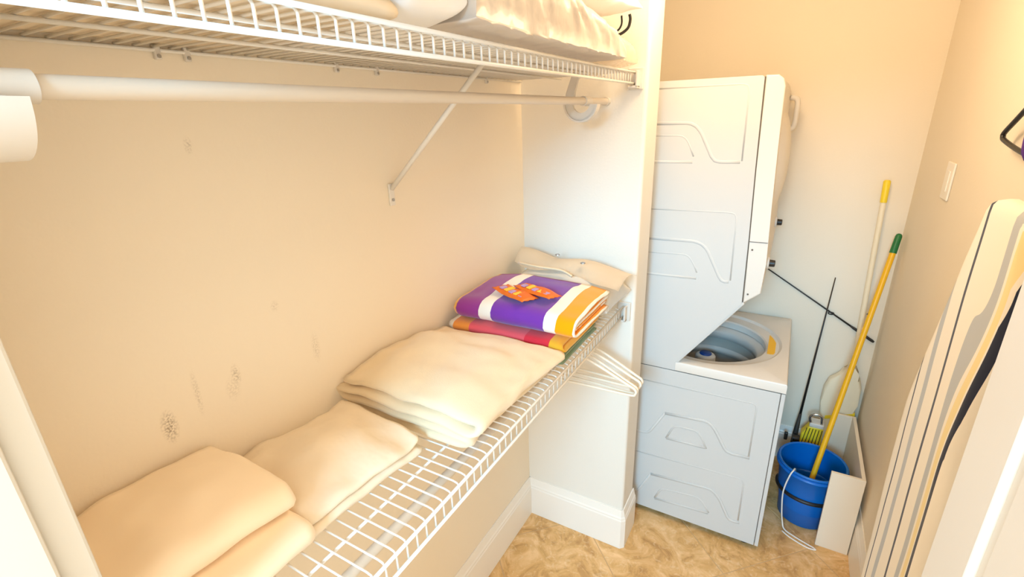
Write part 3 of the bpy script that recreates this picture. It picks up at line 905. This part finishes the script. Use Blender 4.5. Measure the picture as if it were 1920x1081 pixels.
# ------------------------------------------------------------------ bedding on the top shelf
ZU = Z1 + 0.0028
fzu = ZU + 0.0006
big = thing('comforter_bag', 'big wrinkled pale comforter packed in clear film on the upper shelf', 'bedding bag', (0.22, 1.13, ZU))
obj('packed_comforter', cushion(0.218, 1.065, ZU, 0.45, 0.75, 0.20, seed=41, pinch=0.02, N=120, wr=0.026, wscale=7, flat=0.12, box_=0.24, stretch=(0.45, 2.2), side=0.024, floor_z=fzu, taper=0.52), 'bag', big, smooth=True)
obj('loose_film', cushion(0.300, 1.510, ZU, 0.27, 0.14, 0.095, seed=44, pinch=0.04, N=30, wr=0.016, wscale=16, flat=0.2, box_=0.35, floor_z=fzu), 'loose_film', big, smooth=True)
obj('bag_handle', tube(bmesh.new(), spline([(0.300, 1.50, 2.060), (0.330, 1.525, 2.040), (0.375, 1.545, 2.036), (0.405, 1.555, 2.052), (0.412, 1.558, 2.075), (0.41, 1.555, 2.09)], 6), 0.0042, 8), 'black', big, smooth=True)
obj('bag_handle', tube(bmesh.new(), spline([(0.345, 1.535, 2.046), (0.375, 1.548, 2.048), (0.388, 1.552, 2.065), (0.388, 1.55, 2.088)], 6), 0.0028, 8), 'black', big, smooth=True)
tag(obj('pillow', cushion(0.250, 1.385, 2.082, 0.37, 0.38, 0.14, seed=47, rz=-0.06, pinch=0.14, N=44, wr=0.016, wscale=9, flat=0.25, box_=0.5, tilt=(-0.02, -0.06)), 'white_pillow', smooth=True), 'pale pillow lying on top of the comforter bag', 'pillow')
tag(obj('pillow', cushion(0.222, 0.622, ZU, 0.42, 0.125, 0.21, seed=53, pinch=0.03, N=36, wr=0.006, wscale=8, flat=0.2, box_=0.32, floor_z=fzu), 'white_pillow', smooth=True), 'bright white pillow squeezed left of the comforter bag on upper shelf', 'pillow')
bm = folded([(0.0, 0.385), (0.0, 0.375), (0.0, 0.390), (0.0, 0.380), (0.0, 0.37), (0.0, 0.36)], 0.375, 0.020, 0.018, 61, wav=0.010, droop=0.006, bulge=0.0, jit=0.006, along=28, straight=20)
tag(obj('folded_linen', place(bm, (0.014, 0.178, ZU), 0.0), 'linen_tan', smooth=True), 'tan folded linens at the left end of the upper shelf', 'folded linen')

# ------------------------------------------------------------------ hangers on the lower rod
def hanger_mesh():
    parts = {}
    c = []
    W2 = 0.212
    tri = spline([(0, 0, -0.055), (0.05, 0, -0.066), (W2 - 0.03, 0, -0.128), (W2 - 0.004, 0, -0.142), (W2 - 0.004, 0, -0.158), (W2 - 0.03, 0, -0.166),
                  (0, 0, -0.164), (-W2 + 0.03, 0, -0.166), (-W2 + 0.004, 0, -0.158), (-W2 + 0.004, 0, -0.142), (-W2 + 0.03, 0, -0.128), (-0.05, 0, -0.066)], 6)
    bm = tube(bmesh.new(), tri, 0.0048, 8, closed=False)
    parts['frame'] = mesh_of(bm, True)
    hk = [(0, 0, -0.056), (0, 0, -0.035)] + [(0.0165 * math.cos(math.radians(d)), 0, 0.0165 * math.sin(math.radians(d)) - 0.002) for d in range(-80, 200, 20)]
    hk = spline([(0, 0, -0.058), (0.001, 0, -0.040), (0.006, 0, -0.026)] + hk[2:], 3)
    bm = tube(bmesh.new(), hk, 0.0032, 8)
    parts['hook'] = mesh_of(bm, True)
    return parts
HM = hanger_mesh()
first = None
for k, (yy, rz, lab) in enumerate([(1.415, 0.05, 'white tubular hanger on the lower rod, nearest of four'), (1.445, -0.03, 'white tubular hanger on the lower rod, second of four'),
                                   (1.475, 0.02, 'white tubular hanger on the lower rod, third of four'), (1.512, -0.05, 'white tubular hanger on the lower rod, nearest the end wall')]):
    t = thing('clothes_hanger', lab, 'hanger', (RX, yy, 1.0775), 'white hangers under the lower shelf')
    t.rotation_euler = (0, 0, rz)
    for nm in ('frame', 'hook'):
        o = bpy.data.objects.new(nm, HM[nm])
        if not HM[nm].materials: HM[nm].materials.append(M['hanger'])
        col.objects.link(o); o.parent = t

# ------------------------------------------------------------------ cleaning corner
bk = thing('bucket', 'blue plastic bucket with yellow pole standing in it', 'bucket', (1.152, 2.222, 0))
bc = (1.152, 2.222)
obj('pail', lathe(bmesh.new(), [(0.0, 0.001), (0.098, 0.001), (0.104, 0.006), (0.112, 0.15), (0.114, 0.158), (0.121, 0.162), (0.131, 0.285), (0.138, 0.290), (0.140, 0.298), (0.136, 0.303), (0.128, 0.300), (0.118, 0.16), (0.100, 0.012), (0, 0.012)], bc, 40), 'blue', bk, smooth=True, angle=50)
obj('rim_lip', lathe(bmesh.new(), [(0.131, 0.272), (0.1425, 0.276), (0.1425, 0.283), (0.132, 0.288)], bc, 40), 'blue', bk, smooth=True)
obj('handle', tube(bmesh.new(), [(bc[0] + 0.1235 * math.cos(math.radians(d)), bc[1] + 0.1235 * math.sin(math.radians(d)), 0.152 + 0.010 * math.sin(math.radians(d - 180))) for d in range(165, 370, 8)], 0.009, 8), 'black', bk, smooth=True)
# open-sided white box
bx = thing('open_box', 'white open-sided panel box beside the blue bucket', 'box', (1.25, 2.3, 0))
BX0, BX1, BY0, BY1, BH = 1.203, 1.322, 2.045, 2.545, 0.392
obj('front_panel', newbox(BX0, BX1, BY0, BY0 + 0.014, 0.0, BH, bevel=0.0015), 'box', bx)
obj('side_panel', newbox(BX1 - 0.014, BX1, BY0 + 0.0145, BY1, 0.0, BH, bevel=0.0015), 'box', bx)
obj('back_panel', newbox(BX0 + 0.03, BX1 - 0.0145, BY1 - 0.014, BY1, 0.0, BH, bevel=0.0015), 'box', bx)
# yellow pole with green tip
Pt = Vector((1.318, 2.555, 1.300)); Pl = Vector((1.1635, 2.213, 0.2335))
dv = (Pl - Pt).normalized()
Pb = Pl + dv * ((0.022 - Pl.z) / dv.z)
mp = thing('mop', 'yellow wooden pole with green tip standing in the bucket', 'mop', tuple(Pb))
Pj = Pt + dv * 0.085
obj('pole', tube(bmesh.new(), [Pb, Pj], 0.0115, 14), 'yellow', mp, smooth=True, angle=40)
obj('tip', tube(bmesh.new(), [Pj, Pt + dv * 0.012, Pt + dv * 0.004, Pt], [0.0135, 0.0125, 0.010, 0.005], 14), 'green', mp, smooth=True, angle=50)
obj('hanging_hole', tube(bmesh.new(), [Pt + dv * 0.36 + Vector((-0.0118, -0.004, 0)), Pt + dv * 0.36 + Vector((-0.0105, 0, 0))], 0.004, 8), 'seam', mp)
# white broom with flared head
wb = thing('broom', 'white pole broom with yellow grip and flared white head in the corner', 'broom', (1.262, 2.59, 0))
A = Vector((1.242, 2.612, 1.515)); B = Vector((1.272, 2.590, 0.60))
dv2 = (B - A).normalized()
obj('pole', tube(bmesh.new(), [A + dv2 * 0.09, B + dv2 * 0.06], 0.0105, 14), 'pole_white', wb, smooth=True, angle=40)
obj('grip', tube(bmesh.new(), [A, A + dv2 * 0.006, A + dv2 * 0.095], [0.009, 0.0135, 0.0125], 14), 'yellow_tip', wb, smooth=True, angle=40)
hd = [(1.255, 0.655), (1.282, 0.655), (1.288, 0.60), (1.310, 0.575), (1.322, 0.53), (1.322, 0.44), (1.310, 0.36), (1.180, 0.325), (1.170, 0.42), (1.172, 0.50), (1.188, 0.555), (1.225, 0.59), (1.250, 0.61)]
obj('head', prism(bmesh.new(), hd, 'y', 2.566, 2.608, bevel=0.012, seg=3), 'pole_white', wb, smooth=True, angle=60)
obj('bristles', prism(bmesh.new(), [(1.186, 0.326), (1.308, 0.358), (1.312, 0.0), (1.178, 0.0)], 'y', 2.571, 2.603), 'pole_white', wb)
obj('trim_band', prism(bmesh.new(), [(1.200, 0.350), (1.318, 0.395), (1.320, 0.375), (1.200, 0.330)], 'y', 2.5655, 2.6085), 'yellow_tip', wb)
# yellow scrub brush with metal clamp
sb = thing('scrub_brush', 'yellow ribbed sponge mop head with metal clamp behind the bucket', 'brush', (1.15, 2.50, 0))
obj('sponge', prism(bmesh.new(), [(1.112, 0.0), (1.200, 0.0), (1.197, 0.325), (1.135, 0.320), (1.108, 0.27)], 'y', 2.475, 2.525, bevel=0.006), 'yellow_tip', sb)
for k in range(6):
    u = k / 5
    obj('groove', tube(bmesh.new(), [(1.112 + 0.072 * u, 2.4745, 0.185), (1.128 + 0.064 * u, 2.4745, 0.312)], 0.0018, 6), 'black', sb)
obj('cap', newbox(1.135, 1.198, 2.47, 2.53, 0.322, 0.345, bevel=0.005), 'plastic', sb)
obj('clamp', tube(bmesh.new(), spline([(1.140, 2.48, 0.340), (1.132, 2.48, 0.372), (1.150, 2.48, 0.392), (1.178, 2.48, 0.386), (1.184, 2.48, 0.345)], 5), 0.006, 8), 'chrome', sb, smooth=True)
# fishing rods
fr = thing('fishing_rod', 'black fishing rod with reel leaning upright against the back wall', 'fishing rod', (1.095, 2.56, 0))
Fb = Vector((1.080, 2.545, 0.0)); Ft = Vector((1.130, 2.613, 1.060)); fd = (Ft - Fb)
obj('blank', tube(bmesh.new(), [Fb + fd * 0.30, Fb + fd * 0.6, Ft], [0.0062, 0.0045, 0.0022], 8), 'black', fr, smooth=True)
obj('grip', tube(bmesh.new(), [Fb, Fb + fd * 0.015, Fb + fd * 0.20, Fb + fd * 0.31], [0.010, 0.012, 0.0125, 0.007], 12), 'cork', fr, smooth=True)
pr = Fb + fd * 0.20 + Vector((0, -0.02, 0))
rl = obj('reel', tube(bmesh.new(), [pr + Vector((-0.012, -0.02, -0.006)), pr + Vector((0.012, -0.02, -0.006)), pr + Vector((0.032, -0.02, 0.0))], [0.020, 0.022, 0.016], 14), 'black', fr, smooth=True, angle=40)
obj('reel_foot', tube(bmesh.new(), [pr + Vector((0, 0.02, 0.004)), pr + Vector((0, -0.018, -0.006))], 0.005, 8), 'black', fr)
obj('crank', tube(bmesh.new(), spline([pr + Vector((0.03, -0.02, 0.0)), pr + Vector((0.055, -0.025, 0.014)), pr + Vector((0.075, -0.03, 0.045))], 4), 0.0042, 8), 'black', rl, smooth=True)
obj('knob', newbox(pr.x - 0.050, pr.x - 0.034, pr.y - 0.03, pr.y - 0.012, pr.z - 0.025, pr.z + 0.018, bevel=0.004), 'black', rl)
f2 = thing('fishing_rod', 'thin black rod slanting down from the dryer to the corner', 'fishing rod', (1.33, 2.605, 0.77))
A = Vector((0.60, 2.623, 1.215)); B = Vector((1.331, 2.621, 0.764)); bd = B - A
obj('blank', tube(bmesh.new(), [A, A + bd * 0.7, A + bd * 0.86], [0.0025, 0.0038, 0.0045], 8), 'black', f2, smooth=True)
obj('grip', tube(bmesh.new(), [A + bd * 0.86, A + bd * 0.88, A + bd * 0.99, B], [0.0045, 0.0062, 0.0066, 0.005], 10), 'cork', f2, smooth=True)
K = Vector((1.142, 2.622, 0.878))
obj('line_guide', tube(bmesh.new(), [K + Vector((0.012 * math.cos(q * 0.7), -0.004, 0.006 * math.sin(q * 0.7))) for q in range(9)], 0.0028, 6, closed=True), 'black', f2, smooth=True)
# white cord over the bucket rim
cd = spline([(1.090, 2.152, 0.255), (1.083, 2.128, 0.30), (1.076, 2.100, 0.309), (1.064, 2.085, 0.285), (1.052, 2.082, 0.20), (1.060, 2.083, 0.10), (1.072, 2.085, 0.03), (1.085, 2.070, 0.005), (1.13, 2.045, 0.004), (1.18, 2.025, 0.004), (1.195, 2.020, 0.004)], 6)
cd += spline([(1.195, 2.020, 0.004), (1.205, 2.010, 0.004), (1.17, 2.008, 0.004), (1.11, 2.032, 0.004), (1.075, 2.058, 0.004)], 6)[1:]
tag(obj('cord', tube(bmesh.new(), cd, 0.0032, 8), 'cord', smooth=True), 'white cord hanging over the bucket rim down to the floor', 'cord')

# ------------------------------------------------------------------ right wall
sw = thing('switch_plate', 'plain cream switch plate on the right wall', 'switch', (XR, 2.12, 1.52))
obj('plate', newbox(XR - 0.007, XR - 0.0005, 2.075, 2.165, 1.515, 1.635, bevel=0.003), 'trim', sw)
obj('rocker', newbox(XR - 0.0095, XR - 0.006, 2.103, 2.137, 1.542, 1.608, bevel=0.001), 'trim', sw)

# ironing board
ib = thing('ironing_board', 'ironing board in striped white, grey, yellow and navy cover by the right wall', 'ironing board', (1.29, 1.4, 0.0))
far = [(1.635, 1.330), (1.625, 1.372), (1.60, 1.402), (1.50, 1.437), (1.39, 1.474), (1.20, 1.546), (1.09, 1.590), (1.02, 1.614), (0.93, 1.621), (0.83, 1.622), (0.60, 1.615), (0.34, 1.605), (0.06, 1.60)]
near = [(1.635, 1.235), (1.625, 1.19), (1.60, 1.16), (1.50, 1.135), (1.39, 1.135), (1.20, 1.180), (1.09, 1.195), (1.02, 1.190), (0.93, 1.180), (0.83, 1.180), (0.60, 1.18), (0.34, 1.18), (0.06, 1.18)]
def board_x(z): return 1.292 - 0.016 * smoothstep(0.3, 1.6, z)
def lerp_tab(tab, z):
    for (z0, y0), (z1, y1) in zip(tab, tab[1:]):
        if z0 >= z >= z1: return y0 + (y1 - y0) * (z0 - z) / (z0 - z1)
    return tab[-1][1]
bm = bmesh.new()
zs = [1.635, 1.632, 1.627, 1.618, 1.60] + [1.60 - (1.60 - 0.06) * i / 60 for i in range(1, 61)]
rows = []
NB = 24
for z in zs:
    yf, yn = lerp_tab(far, z), lerp_tab(near, z)
    loop = []
    xx = board_x(z)
    for j in range(NB + 1):                     # padded front face
        q = j / NB
        y = yf + (yn - yf) * q
        e = min(q, 1 - q)
        bulge = 0.017 * (1 - (1 - min(1, e / 0.07)) ** 2) ** 0.5
        top = 0.017 * min(1, max(0.0, (1.635 - z) / 0.02)) ** 0.5
        loop.append(bm.verts.new((xx - min(bulge, top + 0.0001) - 0.002 * noise.noise(Vector((y * 9, z * 5, 2))), y, z)))
    for j in range(NB + 1):
        q = 1 - j / NB
        y = yf + (yn - yf) * q
        loop.append(bm.verts.new((xx + 0.012, y, z)))
    rows.append(loop)
n = len(rows[0])
for A_, B_ in zip(rows, rows[1:]):
    for k in range(n): bm.faces.new((A_[k], A_[(k + 1) % n], B_[(k + 1) % n], B_[k]))
bm.faces.new(rows[0]); bm.faces.new(rows[-1])

def board_material():
    m = mat('ironing_cover', (0.9, 0.85, 0.75), 0.85, sheen=0.2, spec=0.2)
    nt = m.node_tree; b = nt.nodes['Principled BSDF']
    tc = nt.nodes.new('ShaderNodeTexCoord'); sep = nt.nodes.new('ShaderNodeSeparateXYZ')
    nt.links.new(tc.outputs['Object'], sep.inputs[0])
    def math_(op, a, b_=None, c=None):
        n = nt.nodes.new('ShaderNodeMath'); n.operation = op
        for i, v in enumerate((a, b_, c)):
            if v is None: continue
            if isinstance(v, (int, float)): n.inputs[i].default_value = v
            else: nt.links.new(v, n.inputs[i])
        return n.outputs[0]
    # s = distance from the far edge; printed waves swing toward the near side high up
    s = math_('SUBTRACT', 1.62, sep.outputs[1])
    mr = nt.nodes.new('ShaderNodeMapRange'); mr.interpolation_type = 'SMOOTHSTEP'
    mr.inputs[1].default_value = 1.05; mr.inputs[2].default_value = 1.50; mr.inputs[3].default_value = 0; mr.inputs[4].default_value = 0.085
    nt.links.new(sep.outputs[2], mr.inputs[0])
    mr2 = nt.nodes.new('ShaderNodeMapRange'); mr2.interpolation_type = 'SMOOTHSTEP'
    mr2.inputs[1].default_value = 0.30; mr2.inputs[2].default_value = 0.42
    nt.links.new(s, mr2.inputs[0])
    shift = math_('MULTIPLY', mr.outputs[0], mr2.outputs[0])
    sw_ = math_('SUBTRACT', s, shift)
    r = nt.nodes.new('ShaderNodeMapRange'); r.inputs[1].default_value = 0; r.inputs[2].default_value = 0.5
    nt.links.new(sw_, r.inputs[0])
    cr = nt.nodes.new('ShaderNodeValToRGB'); cr.color_ramp.interpolation = 'CONSTANT'
    W_ = (0.90, 0.84, 0.73); G_ = (0.46, 0.49, 0.52); N_ = (0.022, 0.028, 0.055); Y_ = (0.88, 0.72, 0.36)
    st = [(0.0, W_), (0.075, N_), (0.085, W_), (0.140, G_), (0.172, W_), (0.250, N_), (0.262, W_), (0.322, G_), (0.350, W_), (0.362, Y_), (0.385, W_), (0.392, N_), (0.408, W_)]
    e = cr.color_ramp.elements
    while len(e) < len(st): e.new(0.5)
    for k, (p, c) in enumerate(st): e[k].position = p / 0.5
    for k, (p, c) in enumerate(st): e[k].color = (*c, 1)
    nt.links.new(r.outputs[0], cr.inputs[0]); nt.links.new(cr.outputs[0], b.inputs['Base Color'])
    return m
M['board'] = board_material()
obj('padded_cover', bm, 'board', ib, smooth=True, angle=60)
for yy in (1.26, 1.52):
    obj('leg', tube(bmesh.new(), [(1.312, yy, 0.008), (1.312, yy, 1.10)], 0.008, 10), 'chrome', ib, smooth=True)
obj('foot', tube(bmesh.new(), [(1.312, 1.22, 0.0085), (1.312, 1.56, 0.0085)], 0.008, 10), 'black', ib, smooth=True)

# black hanger on a wall hook at the right picture edge
bh = thing('clothes_hanger', 'black hanger on the right wall above the ironing board', 'hanger', (1.318, 1.43, 1.71))
tri = spline([(1.318, 1.425, 1.862), (1.318, 1.47, 1.845), (1.318, 1.585, 1.780), (1.318, 1.640, 1.749), (1.318, 1.645, 1.738), (1.318, 1.625, 1.730), (1.318, 1.52, 1.715), (1.318, 1.425, 1.708),
              (1.318, 1.33, 1.715), (1.318, 1.225, 1.730), (1.318, 1.205, 1.738), (1.318, 1.21, 1.749), (1.318, 1.265, 1.780), (1.318, 1.38, 1.845), (1.318, 1.4249, 1.862)], 6)
obj('frame', tube(bmesh.new(), tri, 0.0055, 10), 'black', bh, smooth=True)
obj('hook', tube(bmesh.new(), spline([(1.318, 1.425, 1.86), (1.318, 1.425, 1.90), (1.318, 1.445, 1.935), (1.318, 1.43, 1.962), (1.318, 1.405, 1.955), (1.318, 1.400, 1.935)], 6), 0.003, 8), 'steel', bh, smooth=True)
obj('strap', tube(bmesh.new(), spline([(1.312, 1.462, 1.845), (1.310, 1.464, 1.79), (1.311, 1.462, 1.725), (1.320, 1.462, 1.70)], 5), 0.006, 8), 'purple', bh, smooth=True)
tag(obj('wall_hook', tube(bmesh.new(), spline([(XR - 0.001, 1.425, 1.955), (XR - 0.02, 1.425, 1.953), (XR - 0.034, 1.425, 1.955), (XR - 0.040, 1.425, 1.972)], 5), 0.004, 8), 'steel', smooth=True), 'small steel hook carrying the black hanger', 'hook')
